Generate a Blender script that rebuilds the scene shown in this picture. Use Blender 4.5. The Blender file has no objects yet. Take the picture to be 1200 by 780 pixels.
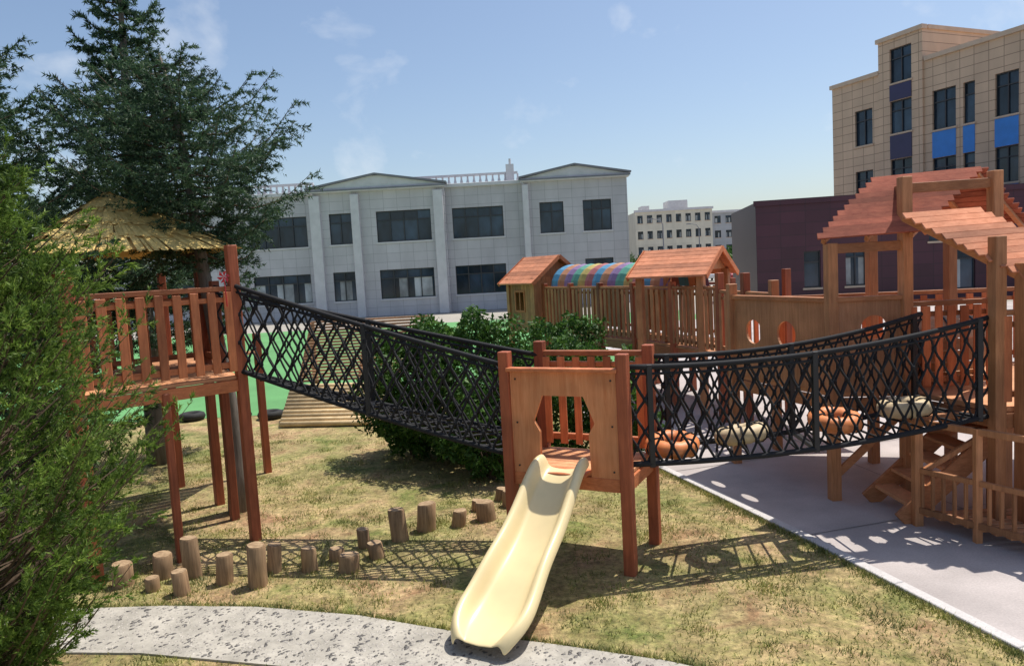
import bpy, math, random
import numpy as np
from mathutils import Vector, Matrix
random.seed(7)
RNG=np.random.default_rng(7)
scn=bpy.context.scene
col=scn.collection

# ------------------------------------------------------------------ materials
def newmat(name):
    m=bpy.data.materials.new(name); m.use_nodes=True
    nt=m.node_tree; b=nt.nodes['Principled BSDF']
    return m,nt,b
def N(nt,t,**kw):
    n=nt.nodes.new(t)
    for k,v in kw.items(): setattr(n,k,v)
    return n
def ramp(nt,fac,stops):
    r=N(nt,'ShaderNodeValToRGB'); e=r.color_ramp.elements
    while len(e)<len(stops): e.new(.5)
    for i,(p,c) in enumerate(stops):
        e[i].position=p; e[i].color=(c[0],c[1],c[2],1)
    nt.links.new(fac,r.inputs[0]); return r.outputs[0]
def noise(nt,scale=(1,1,1),s=5,detail=3,rough=.6,dist=0):
    tc=N(nt,'ShaderNodeTexCoord'); mp=N(nt,'ShaderNodeMapping'); mp.inputs['Scale'].default_value=scale
    n=N(nt,'ShaderNodeTexNoise'); n.inputs['Scale'].default_value=s; n.inputs['Detail'].default_value=detail
    n.inputs['Roughness'].default_value=rough; n.inputs['Distortion'].default_value=dist
    nt.links.new(tc.outputs['Object'],mp.inputs[0]); nt.links.new(mp.outputs[0],n.inputs['Vector'])
    return n.outputs['Fac']
def mul(nt,a,b,fac=1.0,mode='MULTIPLY'):
    m=N(nt,'ShaderNodeMix',data_type='RGBA',blend_type=mode); m.inputs[0].default_value=fac
    for s,i in ((a,6),(b,7)):
        if hasattr(s,'is_linked') or hasattr(s,'links'): nt.links.new(s,m.inputs[i])
        else: m.inputs[i].default_value=(s[0],s[1],s[2],1)
    return m.outputs[2]
def island(nt,lo,hi):
    g=N(nt,'ShaderNodeNewGeometry')
    return ramp(nt,g.outputs['Random Per Island'],[(0,(lo,)*3),(1,(hi,)*3)])
def bump(nt,b,h,st=.3,d=.01):
    bn=N(nt,'ShaderNodeBump'); bn.inputs['Strength'].default_value=st; bn.inputs['Distance'].default_value=d
    nt.links.new(h,bn.inputs['Height']); nt.links.new(bn.outputs[0],b.inputs['Normal'])
def wood(name,c1,c2,axis='z',rough=.6,lo=.7,hi=1.25):
    m,nt,b=newmat(name)
    sc=(30,30,2.2) if axis=='z' else (9,9,30)
    n=noise(nt,sc,1.2,4,.7,.6)
    c=ramp(nt,n,[(.3,c1),(.7,c2)])
    n2=noise(nt,(1,1,1),2.3,2)
    c=mul(nt,c,ramp(nt,n2,[(.3,(.75,.75,.75)),(.7,(1.14,1.12,1.10))]))
    c=mul(nt,c,island(nt,lo,hi))
    nt.links.new(c,b.inputs['Base Color']); b.inputs['Roughness'].default_value=rough; b.inputs['Specular IOR Level'].default_value=.35
    return m
def plain(name,c,rough=.6,var=.15,s=6,metal=0,bst=.1):
    m,nt,b=newmat(name)
    n=noise(nt,(1,1,1),s,3)
    cc=ramp(nt,n,[(.3,tuple(x*(1-var) for x in c)),(.7,tuple(x*(1+var) for x in c))])
    nt.links.new(cc,b.inputs['Base Color']); b.inputs['Roughness'].default_value=rough; b.inputs['Metallic'].default_value=metal
    return m
def foliage(name,c1,c2,c3,trans=.25):
    m,nt,b=newmat(name)
    g=N(nt,'ShaderNodeNewGeometry')
    c=ramp(nt,g.outputs['Random Per Island'],[(0,c1),(.6,c2),(1,c3)])
    n=noise(nt,(1,1,1),3.2,2)
    c=mul(nt,c,ramp(nt,n,[(.35,(.55,.6,.62)),(.65,(1.25,1.2,1.05))]))
    nt.links.new(c,b.inputs['Base Color']); b.inputs['Roughness'].default_value=.55
    b.inputs['Specular IOR Level'].default_value=.3
    t=N(nt,'ShaderNodeBsdfTranslucent'); nt.links.new(c,t.inputs[0])
    mx=N(nt,'ShaderNodeMixShader'); mx.inputs[0].default_value=trans
    nt.links.new(b.outputs[0],mx.inputs[1]); nt.links.new(t.outputs[0],mx.inputs[2])
    nt.links.new(mx.outputs[0],nt.nodes['Material Output'].inputs[0])
    return m
def tiles(name,c,mortar,bw,bh,var=.08,ms=.012,rough=.5,off=0.0,plane='xz'):
    m,nt,b=newmat(name)
    tc=N(nt,'ShaderNodeTexCoord'); mp=N(nt,'ShaderNodeMapping')
    mp.inputs['Rotation'].default_value=(math.radians(-90),0,0)
    br=N(nt,'ShaderNodeTexBrick'); br.offset=off
    br.inputs['Scale'].default_value=1; br.inputs['Brick Width'].default_value=bw; br.inputs['Row Height'].default_value=bh
    br.inputs['Mortar Size'].default_value=ms; br.inputs['Mortar Smooth'].default_value=.1
    br.inputs['Color1'].default_value=(*[x*(1-var) for x in c],1); br.inputs['Color2'].default_value=(*[x*(1+var) for x in c],1)
    br.inputs['Mortar'].default_value=(*mortar,1)
    nt.links.new(tc.outputs['Object'],mp.inputs[0]); nt.links.new(mp.outputs[0],br.inputs[0])
    n=noise(nt,(1,1,.4),.7,4)
    cc=mul(nt,br.outputs[0],ramp(nt,n,[(.3,(.84,.84,.84)),(.7,(1.06,1.06,1.06))]))
    nt.links.new(cc,b.inputs['Base Color']); b.inputs['Roughness'].default_value=rough
    return m

M={}
M['post']=wood('stained_post_wood',(.24,.062,.028),(.40,.115,.05),'z')
M['rail_v']=wood('stained_picket_wood',(.42,.125,.048),(.62,.215,.088),'z')
M['rail_h']=wood('stained_rail_wood',(.42,.125,.048),(.62,.22,.09),'xy')
M['panel']=wood('orange_panel_wood',(.64,.23,.09),(.80,.35,.16),'z',.5,.92,1.08)
M['deck']=wood('deck_wood',(.50,.22,.10),(.68,.34,.17),'xy')
M['slat']=wood('roof_slat_wood',(.46,.165,.08),(.64,.27,.15),'xy',.8)
M['slat_d']=wood('red_roof_slat_wood',(.27,.07,.042),(.42,.13,.075),'xy',.85)
M['brown_v']=wood('brown_wall_wood',(.33,.14,.06),(.52,.24,.11),'z')
M['brown_h']=wood('brown_beam_wood',(.31,.12,.048),(.48,.21,.095),'xy')
M['log']=wood('log_bark_wood',(.20,.125,.07),(.46,.30,.17),'z',.85)
M['pale']=wood('pale_log_wood',(.54,.39,.20),(.74,.57,.34),'xy',.7)
M['tanw']=wood('tan_plank_wood',(.38,.23,.13),(.56,.37,.23),'xy',.7)
m,nt,b=newmat('log_end_grain')
n=noise(nt,(1,1,1),22,4); nt.links.new(mul(nt,ramp(nt,n,[(.3,(.24,.15,.08)),(.7,(.48,.34,.20))]),island(nt,.75,1.15)),b.inputs['Base Color']); b.inputs['Roughness'].default_value=.85; M['logend']=m
M['rope']=plain('black_rope',(.011,.011,.013),.85,.3,60)
M['bsteel']=plain('black_steel',(.012,.012,.014),.5,.2,8)
M['thatch']=wood('thatch_straw',(.68,.45,.13),(.90,.68,.27),'z',.9,.8,1.15)
M['slide']=plain('cream_plastic',(.83,.67,.37),.33,.06,3,0,.03); 
M['or']=plain('orange_ring_canvas',(.76,.25,.08),.5,.12,12)
M['cr']=plain('cream_ring_canvas',(.62,.48,.29),.55,.12,12)
M['rubber']=plain('tyre_rubber',(.02,.02,.02),.8,.2,20)
M['bark']=wood('tree_bark',(.09,.08,.065),(.24,.21,.18),'z',.9)
M['twig']=wood('twig_bark',(.06,.04,.025),(.13,.09,.06),'z',.9)
M['spruce']=foliage('spruce_needles',(.026,.062,.036),(.055,.115,.06),(.11,.18,.09),.3)
M['juniper']=foliage('juniper_needles',(.08,.15,.025),(.155,.255,.045),(.26,.36,.08),.42)
M['shrub']=foliage('shrub_leaves',(.03,.085,.014),(.06,.145,.025),(.12,.23,.045),.32)
M['blade']=foliage('grass_blades',(.14,.18,.04),(.30,.31,.09),(.52,.46,.22),.25)
M['stone_g']=tiles('grey_stone_tiles',(.55,.525,.54),(.33,.32,.33),.9,.6,.045)
M['trim']=plain('light_grey_trim',(.62,.60,.61),.6,.08,2)
M['dtrim']=plain('dark_grey_trim',(.20,.20,.225),.6,.1,2)
M['stone_t']=tiles('tan_stone_tiles',(.60,.425,.29),(.28,.185,.12),.85,.55,.06,.02)
M['ttrim']=plain('tan_trim',(.56,.42,.31),.6,.08,2)
M['maroon']=tiles('maroon_tiles',(.070,.018,.032),(.035,.012,.02),1.2,.6,.15,.015,.5)
M['blue']=plain('blue_spandrel',(.03,.21,.62),.4,.1,2)
M['navy']=plain('navy_spandrel',(.03,.022,.08),.3,.1,2)
M['cream']=tiles('cream_render',(.70,.64,.52),(.6,.55,.44),4,3,.05)
M['pgrey']=tiles('pale_grey_render',(.42,.43,.45),(.36,.36,.38),3,3,.05)
M['frame']=plain('dark_window_frame',(.04,.04,.045),.5,.1,2)
def glass(name,c):
    m,nt,b=newmat(name)
    n=noise(nt,(.8,.8,.5),1.1,3)
    cc=mul(nt,ramp(nt,n,[(.35,tuple(x*.5 for x in c)),(.65,tuple(x*1.3 for x in c))]),island(nt,.5,1.5))
    nt.links.new(cc,b.inputs['Base Color']); b.inputs['Roughness'].default_value=.08; b.inputs['Specular IOR Level'].default_value=.5
    return m
M['glass']=glass('window_glass',(.025,.045,.07)); M['curtain']=glass('curtained_glass',(.34,.36,.37))
# ground materials
m,nt,b=newmat('lawn'); 
n1=noise(nt,(1,1,1),1.1,6,.72,.6); n2=noise(nt,(1,1,1),16,5,.8); n3=noise(nt,(1,1,1),3.1,5,.7); n4=noise(nt,(1.3,1,1),.45,3,.5)
c=ramp(nt,n1,[(.34,(.40,.255,.155)),(.43,(.50,.38,.23)),(.53,(.42,.365,.18)),(.64,(.20,.235,.07))])
c=mul(nt,c,ramp(nt,n2,[(.33,(.42,.42,.40)),(.66,(1.25,1.22,1.18))]))
c=mul(nt,c,ramp(nt,n3,[(.38,(.68,.64,.55)),(.58,(1.1,1.08,1.0))]))
c=mul(nt,c,ramp(nt,n4,[(.4,(.80,.88,.72)),(.6,(1.1,1.05,1.02))]))
nt.links.new(c,b.inputs['Base Color']); b.inputs['Roughness'].default_value=.95; bump(nt,b,n2,.8,.035); M['lawn']=m
def groundmat(name,c,v=.15,s1=1.2,s2=60,bs=.2):
    m,nt,b=newmat(name); a=noise(nt,(1,1,1),s1,6,.6); d=noise(nt,(1,1,1),s2,3,.7)
    cc=mul(nt,ramp(nt,a,[(.3,tuple(x*(1-v) for x in c)),(.7,tuple(x*(1+v) for x in c))]),ramp(nt,d,[(.3,(.85,)*3),(.7,(1.1,)*3)]))
    nt.links.new(cc,b.inputs['Base Color']); b.inputs['Roughness'].default_value=.9; return m
M['conc']=groundmat('concrete',(.45,.40,.38),.20,1.0)
M['joint']=groundmat('concrete_joint',(.22,.20,.19),.1,3)
M['pathc']=groundmat('path_concrete',(.41,.38,.325),.25,3.5,40,.5)
M['kerb']=groundmat('kerb_concrete',(.56,.53,.51),.08,3)
M['turf']=groundmat('green_turf',(.115,.31,.105),.16,.5,90)
M['earth']=groundmat('pale_ground',(.38,.35,.30),.15,.1,8)
M['white']=plain('white_paint',(.75,.75,.73),.6,.05)
M['pebble']=plain('pebble_stone',(.10,.092,.085),.45,.5,15)
M['pebble2']=plain('pale_pebble_stone',(.36,.33,.29),.5,.5,15)

# ------------------------------------------------------------------ mesh builder
class MB:
    def __init__(s): s.v=[]; s.f=[]
    def quad(s,*p):
        i=len(s.v); s.v+= [tuple(q) for q in p]; s.f.append(tuple(range(i,i+len(p))))
    def hexa(s,c8):
        i=len(s.v); s.v+=[tuple(q) for q in c8]
        for f in ((0,3,2,1),(4,5,6,7),(0,1,5,4),(1,2,6,5),(2,3,7,6),(3,0,4,7)): s.f.append(tuple(i+k for k in f))
    def box(s,x0,x1,y0,y1,z0,z1):
        s.hexa([(x0,y0,z0),(x1,y0,z0),(x1,y1,z0),(x0,y1,z0),(x0,y0,z1),(x1,y0,z1),(x1,y1,z1),(x0,y1,z1)])
    def beam(s,p0,p1,w,t,up=(0,0,1)):
        p0=Vector(p0);p1=Vector(p1);d=(p1-p0).normalized();u=Vector(up)
        if abs(d.dot(u))>.98: u=Vector((0,1,0)) if abs(d.y)<.9 else Vector((1,0,0))
        sd=d.cross(u).normalized();u=sd.cross(d).normalized(); a=sd*w/2; b=u*t/2
        s.hexa([p0-a-b,p0+a-b,p1+a-b,p1-a-b,p0-a+b,p0+a+b,p1+a+b,p1-a+b])
    def post(s,x,y,z0,z1,w,ang=0):
        c,sn=math.cos(ang)*w/2,math.sin(ang)*w/2
        q=[(x-c+sn,y-sn-c),(x+c+sn,y+sn-c),(x+c-sn,y+sn+c),(x-c-sn,y-sn+c)]
        s.hexa([(a,b,z0) for a,b in q]+[(a,b,z1) for a,b in q])
    def tube(s,pts,r,n=6,closed=False,cap=True):
        pts=[Vector(p) for p in pts]; m=len(pts); i0=len(s.v)
        rs=r if hasattr(r,'__len__') else [r]*m
        for k,p in enumerate(pts):
            if closed: d=pts[(k+1)%m]-pts[k-1]
            else: d=pts[min(k+1,m-1)]-pts[max(k-1,0)]
            d.normalize(); u=Vector((0,0,1)) if abs(d.z)<.95 else Vector((1,0,0))
            a=d.cross(u).normalized(); b=a.cross(d)
            for j in range(n):
                t=2*math.pi*j/n; s.v.append(tuple(p+(a*math.cos(t)+b*math.sin(t))*rs[k]))
        for k in range(m if closed else m-1):
            k2=(k+1)%m
            for j in range(n):
                j2=(j+1)%n; s.f.append((i0+k*n+j,i0+k*n+j2,i0+k2*n+j2,i0+k2*n+j))
        if cap and not closed:
            s.f.append(tuple(i0+j for j in range(n))[::-1]); s.f.append(tuple(i0+(m-1)*n+j for j in range(n)))
    def prism(s,poly,z0,z1):
        n=len(poly); i=len(s.v)
        s.v+=[(x,y,z0) for x,y in poly]+[(x,y,z1) for x,y in poly]
        s.f.append(tuple(range(i,i+n))[::-1]); s.f.append(tuple(range(i+n,i+2*n)))
        for k in range(n): s.f.append((i+k,i+(k+1)%n,i+n+(k+1)%n,i+n+k))
def root(name,loc=(0,0,0),rz=0):
    e=bpy.data.objects.new(name,None); e.location=loc; e.rotation_euler=(0,0,rz); e.empty_display_size=.2; col.objects.link(e); return e
def part(par,name,mb,mat,bevel=0,smooth=False,local=False):
    me=bpy.data.meshes.new(name); me.from_pydata(mb.v,[],mb.f); me.update()
    o=bpy.data.objects.new(name,me); col.objects.link(o); me.materials.append(M[mat] if isinstance(mat,str) else mat)
    if par is not None:
        o.parent=par
        if not local: o.matrix_parent_inverse=Matrix.LocRotScale(par.location,par.rotation_euler,None).inverted()
    if smooth:
        for p in me.polygons: p.use_smooth=True
    if bevel:
        bv=o.modifiers.new('bevel','BEVEL'); bv.width=bevel; bv.segments=1; bv.limit_method='ANGLE'
    return o
def L(a,b,t): return tuple(a[i]+(b[i]-a[i])*t for i in range(len(a)))

# ------------------------------------------------------------------ ground
def sheet(name,poly,z,mat):
    mb=MB(); mb.quad(*[(x,y,z) for x,y in poly]); return part(None,name,mb,mat)
sheet('ground',[(-400,-60),(400,-60),(400,600),(-400,600)],-.012,'earth')
KB=[(4.0,1.5),(3.55,3.5),(3.28,4.7),(2.71,6.78),(1.89,9.4),(1.15,11.8),(.9,13.2)]
sheet('lawn',[(-14,1.5)]+KB+[(.9,15.0),(-14,15.0)],-.004,'lawn')
sheet('concrete_plaza',KB+[(.9,17.6),(3,17.6),(3,33),(34,33),(34,1.5)],0.0,'conc')
sheet('green_turf',[(-30,15.0),(.9,15.0),(.9,17.6),(3,17.6),(3,33),(9,33),(9,40),(-30,40)],0.004,'turf')
kb=MB()
for a,b in zip(KB[:-1],KB[1:]):
    d=Vector((b[0]-a[0],b[1]-a[1])).normalized(); nx=Vector((-d.y,d.x))*.05
    n=max(1,int((Vector(b)-Vector(a)).length/.9))
    for k in range(n):
        p=Vector(L(a,b,k/n))+d*.004; q=Vector(L(a,b,(k+1)/n))-d*.004
        kb.prism([tuple(p-nx),tuple(p+nx),tuple(q+nx),tuple(q-nx)][::-1],-.05,.022)
part(None,'kerb',kb,'kerb',.006)
jt=MB()
for p,q in (((2.75,6.9),(9,8.6)),((2.0,9.3),(9,11.3)),((3.35,4.6),(9,6.0)),((1.3,11.7),(9,14)),((5.2,3),(3.0,17))):
    d=Vector((q[0]-p[0],q[1]-p[1])).normalized(); nx=Vector((-d.y,d.x))*.006
    jt.quad(*[(v.x,v.y,.0045) for v in (Vector(p)-nx,Vector(q)-nx,Vector(q)+nx,Vector(p)+nx)])
part(None,'pavement_joints',jt,'joint')
ln=MB()
for k in range(40):
    a=-1.2+k*.06
    ln.quad(*[( -4+9*math.cos(t)*rr/9.0, 27+rr*.6*math.sin(t),.009) for t,rr in ((a,9),(a,9.25),(a+.06,9.25),(a+.06,9))])
part(None,'court_line',ln,'white')
up=[(-9,6.35),(-5.5,6.28),(-4.09,6.15),(-3.1,6.1),(-2.27,5.98),(-1.36,5.72),(-.58,5.37),(.2,5.08),(.91,4.79),(1.8,4.3),(2.8,3.6)]
lo=[(-9,5.55),(-5.5,5.52),(-4.04,5.44),(-2.9,5.3),(-2.02,5.07),(-1.2,4.85),(-.75,4.55),(-.1,4.25),(.5,4.0),(1.4,3.5),(2.3,2.8)]
pm=MB()
for i in range(len(up)-1): pm.hexa([(*lo[i],-.03),(*lo[i+1],-.03),(*up[i+1],-.03),(*up[i],-.03),(*lo[i],.012),(*lo[i+1],.012),(*up[i+1],.012),(*up[i],.012)])
path=root('pebble_path',(-2,5.5,0)); part(path,'slab',pm,'pathc')
pb=MB();pb2=MB()
def pebble(mb,x,y,z,a,b,h,ang):
    n=7; i=len(mb.v); ca,sa=math.cos(ang),math.sin(ang)
    for rr,zz in ((1,0),(.8,.75)):
        for k in range(n):
            t=2*math.pi*k/n; px,py=a*rr*math.cos(t),b*rr*math.sin(t)
            mb.v.append((x+px*ca-py*sa,y+px*sa+py*ca,z+zz*h))
    mb.v.append((x,y,z+h))
    for k in range(n):
        k2=(k+1)%n; mb.f.append((i+k,i+k2,i+n+k2,i+n+k)); mb.f.append((i+n+k,i+n+k2,i+2*n))
for seg in range(1,len(up)-1):
    ln_=(Vector(up[seg+1])-Vector(up[seg])).length
    for k in range(int(ln_*1300)):
        t=random.random(); w=random.uniform(.03,.97)
        p=L(L(lo[seg],lo[seg+1],t),L(up[seg],up[seg+1],t),w)
        # rows of dark stones set as a repeated leaf motif, pale gravel between
        gx,gy=(p[0]*5.2)%1-.5,((w*4.2+ (int(p[0]*5.2)%2)*.5)%1)-.5
        inm=abs(gx*.8+gy*.5)<.17 and abs(gx*.5-gy*.8)<.40
        if random.random()<.72:
            s=random.uniform(.005,.012); pebble(pb2,p[0],p[1],.008,s*1.3,s*.9,s*.6,random.uniform(0,3)); continue
        if (not inm) and random.random()<.90: continue
        s=random.uniform(.008,.017)
        pebble(pb,p[0],p[1],.010,s*1.5,s*.8,s*.5,random.gauss(.9,.5))
part(path,'pebbles',pb,'pebble',smooth=True); part(path,'pale_pebbles',pb2,'pebble2',smooth=True)

# ------------------------------------------------------------------ grass blades
def inpoly(x,y,poly):
    c=np.zeros(x.shape,bool); n=len(poly)
    for i in range(n):
        x1,y1=poly[i];x2,y2=poly[(i+1)%n]
        cond=((y1>y)!=(y2>y)); xx=(x2-x1)*(y-y1)/(y2-y1+1e-12)+x1
        c^=cond&(x<xx)
    return c
def trimesh(name,tri,mat,par=None):
    n=len(tri); me=bpy.data.meshes.new(name)
    me.vertices.add(n*3); me.vertices.foreach_set('co',tri.reshape(-1).astype(np.float32))
    me.loops.add(n*3); me.loops.foreach_set('vertex_index',np.arange(n*3,dtype=np.int32))
    me.polygons.add(n); me.polygons.foreach_set('loop_start',np.arange(0,n*3,3,dtype=np.int32))
    me.polygons.foreach_set('loop_total',np.full(n,3,dtype=np.int32)); me.update(calc_edges=True)
    o=bpy.data.objects.new(name,me); col.objects.link(o); me.materials.append(M[mat])
    if par is not None: o.parent=par; o.matrix_parent_inverse=Matrix.Translation(par.location).inverted()
    return o
logs=[(-3.71,6.62,27,24),(-3.37,6.48,15,18),(-3.41,6.77,28,24),(-3.05,6.36,28,20),(-3.11,6.73,48,20),(-2.75,6.55,35,20),(-2.41,6.45,50,24),(-2.36,6.76,33,18),(-2.01,6.72,28,18),(-1.81,6.95,14,18),(-1.64,6.67,20,24),(-1.60,7.25,22,16),(-1.42,6.96,18,20),(-1.26,7.39,38,20),(-1.03,7.65,32,22),(-.69,7.73,18,18),(-.39,7.87,22,22),(-.5,8.2,12,16),(-.24,8.53,14,16),(-.14,8.3,18,18)]
n=130000
y=4+9.5*RNG.random(n)**1.4; x=-7+11*RNG.random(n)
den=.5+.5*np.sin(x*1.9+np.sin(y*2.3)*1.5)*np.sin(y*1.7+x*.6)+.35*np.sin(x*6.1+y*4.3)*np.sin(y*7.7-x*3)
keep=(RNG.random(n)<np.clip(-.15+den,.04,1))
h0=RNG.uniform(.010,.034,n)
X2=[];Y2=[]
for lx,ly,_,_ in logs: X2.append(RNG.normal(lx,.12,120));Y2.append(RNG.normal(ly,.12,120))
for a,b in zip(KB[:-1],KB[1:]):
    m_=int(700*math.hypot(b[0]-a[0],b[1]-a[1])); t=RNG.random(m_); X2.append(a[0]+(b[0]-a[0])*t-.06-np.abs(RNG.normal(0,.06,m_)));Y2.append(a[1]+(b[1]-a[1])*t)
for cx,cy in RNG.uniform((-6,4.2),(3,12.5),(420,2)):
    m_=RNG.integers(30,110); X2.append(RNG.normal(cx,.07,m_));Y2.append(RNG.normal(cy,.07,m_))
for a,b in zip(up[:-1],up[1:]):
    t=RNG.random(500); X2.append(a[0]+(b[0]-a[0])*t);Y2.append(a[1]+(b[1]-a[1])*t+np.abs(RNG.normal(0,.04,500)))
X2=np.concatenate(X2);Y2=np.concatenate(Y2)
x=np.concatenate([x[keep],X2]);y=np.concatenate([y[keep],Y2]);h0=np.concatenate([h0[keep],RNG.uniform(.015,.045,len(X2))])
ok=inpoly(x,y,[(-14,1.5)]+[(a-.05,b) for a,b in KB]+[(-14,13.2)])&~inpoly(x,y,lo+up[::-1])
x=x[ok];y=y[ok];h=h0[ok];n=len(x)
a=RNG.random(n)*6.283; w=RNG.uniform(.003,.006,n); le=RNG.normal(0,.02,(n,2))
z=np.full(n,-.006)
tri=np.stack([np.stack([x-np.cos(a)*w,y-np.sin(a)*w,z],1),np.stack([x+np.cos(a)*w,y+np.sin(a)*w,z],1),np.stack([x+le[:,0],y+le[:,1],h],1)],1)
trimesh('grass',tri,'blade')

# ------------------------------------------------------------------ vegetation
def needles(P0,P1,per,Ln,W,fw=.6):
    n=len(P0); t=RNG.random((n,per,1)); ax=P1-P0; base=P0[:,None]+ax[:,None]*t
    ax=ax/(np.linalg.norm(ax,axis=1,keepdims=True)+1e-9); ax=np.repeat(ax[:,None],per,1)
    r=RNG.normal(size=base.shape); r-=ax*(r*ax).sum(-1,keepdims=True); r/=np.linalg.norm(r,axis=-1,keepdims=True)
    d=ax*fw+r*.8; d/=np.linalg.norm(d,axis=-1,keepdims=True)
    q=RNG.normal(size=base.shape); sd=np.cross(d,q); sd/=np.linalg.norm(sd,axis=-1,keepdims=True)+1e-9
    d=d*Ln*RNG.uniform(.6,1.25,(n,per,1)); sd=sd*W/2
    return np.stack([base-sd,base+sd,base+d],2).reshape(-1,3,3)
def spruce(name,base,height,prof,lean=(0,0),nb=70,per=26,Ln=.055,W=.011,tr=.1,step=.10):
    e=root(name,base); bx,by,_=base
    tk=MB(); pts=[];rs=[]
    for k in range(13):
        t=k/12; pts.append((bx+lean[0]*t*t+.03*math.sin(t*9),by+lean[1]*t*t,t*height)); rs.append(tr*(1-t)**.8+.012)
    tk.tube(pts,rs,9); br=MB(); P0=[];P1=[]
    zs=[p[0] for p in prof]; ls=[p[1] for p in prof]
    for i in range(nb):
        t=(i+random.random())/nb; z=zs[0]+(zs[-1]-zs[0])*t**.9
        Lb=float(np.interp(z,zs,ls))*random.choice([.55,.75,.9,1,1.1,1.22]); a=i*2.4+random.uniform(-.4,.4)
        d=np.array([math.cos(a),math.sin(a),0]); s=np.array([-math.sin(a),math.cos(a),0]); zf=z/height
        o=np.array([bx+lean[0]*zf*zf,by+lean[1]*zf*zf,z]); rise=random.uniform(.05,.5)
        def bp(u): return o+d*Lb*u+np.array([0,0,Lb*(rise*u-.35*math.sin(u*2.2)*.7+.28*u**3)])
        br.tube([tuple(bp(u)) for u in (0,.25,.5,.75,1)],[.016,.012,.009,.006,.003],4,cap=False)
        ntw=max(5,int(Lb/step)*2)
        for k in range(ntw):
            u=.15+.85*(k+.5)/ntw; p=bp(u); sg=1 if k%2 else -1
            lt=(.16+.30*Lb*(1.05-u))*random.uniform(.6,1.2)
            dr=d*random.uniform(.5,.9)+s*sg*random.uniform(.6,1)+np.array([0,0,random.uniform(-.45,.35)])
            dr/=np.linalg.norm(dr); q=p+dr*lt; P0.append(p);P1.append(q)
            if lt>.2:
                for sg2 in (-1,1):
                    p2=p+dr*lt*random.uniform(.3,.6); d2=dr*.7+sg2*np.cross(dr,[0,0,1])*.7+np.array([0,0,random.uniform(-.4,.2)]); P0.append(p2);P1.append(p2+d2*lt*.5)
        for k in range(6): P0.append(bp(.35+.65*k/6)); P1.append(bp(.35+.65*(k+1)/6))
    for k in range(6):
        zz=height-.05-.06*k; P0.append(np.array([bx+lean[0],by+lean[1],zz-.1])); P1.append(np.array([bx+lean[0],by+lean[1],zz+.15]))
    part(e,'trunk',tk,'bark',smooth=True); part(e,'limbs',br,'twig')
    trimesh('needles',needles(np.array(P0),np.array(P1),per,Ln,W),'spruce',e)
spruce('spruce_tree',(-3.39,8.67,0),5.35,[(2.95,.5),(3.3,1.0),(3.8,1.25),(4.3,1.2),(4.8,.8),(5.3,.25)],(-.45,0),92,22,.05,.013,.11)
spruce('spruce_tree',(-5.6,11.3,0),7.6,[(1.8,1.6),(3.2,1.6),(4.8,1.1),(6.2,.65),(7.5,.15)],(.1,0),100,22,.075,.021,.15,.13)
spruce('spruce_tree',(-5.9,7.9,0),6.3,[(.7,1.5),(2,1.75),(3.6,1.55),(5,1.0),(6.2,.2)],(0,0),130,24,.055,.016,.14,.12)
spruce('spruce_tree',(-8.3,11.0,0),7.3,[(.7,1.8),(3,2.0),(5,1.4),(7.2,.2)],(0,0),80,22,.08,.027,.14,.17)

def juniper(name,base,prof,nb,per,Ln,W,mat='juniper',tw=9):
    e=root(name,base); bx,by,_=base; zs=[p[0] for p in prof]; rs=[p[1] for p in prof]
    tk=MB(); tk.tube([(bx,by,0),(bx+.02,by,zs[-1]*.4),(bx,by,zs[-1]*.9)],[.07,.05,.01],8); br=MB(); P0=[];P1=[]
    for i in range(nb):
        z=random.uniform(zs[0],zs[-1]); R=float(np.interp(z,zs,rs)); a=random.uniform(0,2*math.pi)
        lump=1+.14*math.sin(3*a+z*2.3)+.11*math.sin(5*a-z*4.1)
        R*=lump*random.choice([.7,.85,.95,1,1.04,1.1])
        tip=np.array([bx+R*math.cos(a),by+R*math.sin(a),z]); o=np.array([bx,by,max(.15,z-R*random.uniform(.5,.95))])
        def bp(u): return o+(tip-o)*u+np.array([0,0,-.12*R*math.sin(math.pi*u)])
        br.tube([tuple(bp(u)) for u in (0,.35,.7,1)],[.010,.007,.005,.002],3,cap=False)
        ax=(tip-o)/np.linalg.norm(tip-o)
        for k in range(tw):
            u=.5+.5*(k+random.random())/tw; p=bp(u); r=RNG.normal(size=3); r-=ax*r.dot(ax); r/=np.linalg.norm(r)
            d=ax*.75+r*.65+np.array([0,0,.25]); d/=np.linalg.norm(d); l=random.uniform(.1,.24)*(1.25-u*.5)
            P0.append(p);P1.append(p+d*l)
            for _ in range(2):
                r=RNG.normal(size=3); p2=p+d*l*random.uniform(.3,.8); d2=d*.8+r/np.linalg.norm(r)*.5; P0.append(p2);P1.append(p2+d2*l*.45)
    part(e,'stems',tk,'bark',smooth=True); part(e,'limbs',br,'twig')
    trimesh('foliage_sprays',needles(np.array(P0),np.array(P1),per,Ln,W,1.1),mat,e)
juniper('juniper_tree',(-3.2,4.05,0),[(.5,.3),(.9,.6),(1.4,1.0),(2.0,1.15),(2.5,1.0),(2.9,.74),(3.3,.52),(3.7,.3),(3.9,.12)],680,14,.034,.009,tw=10)

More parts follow.
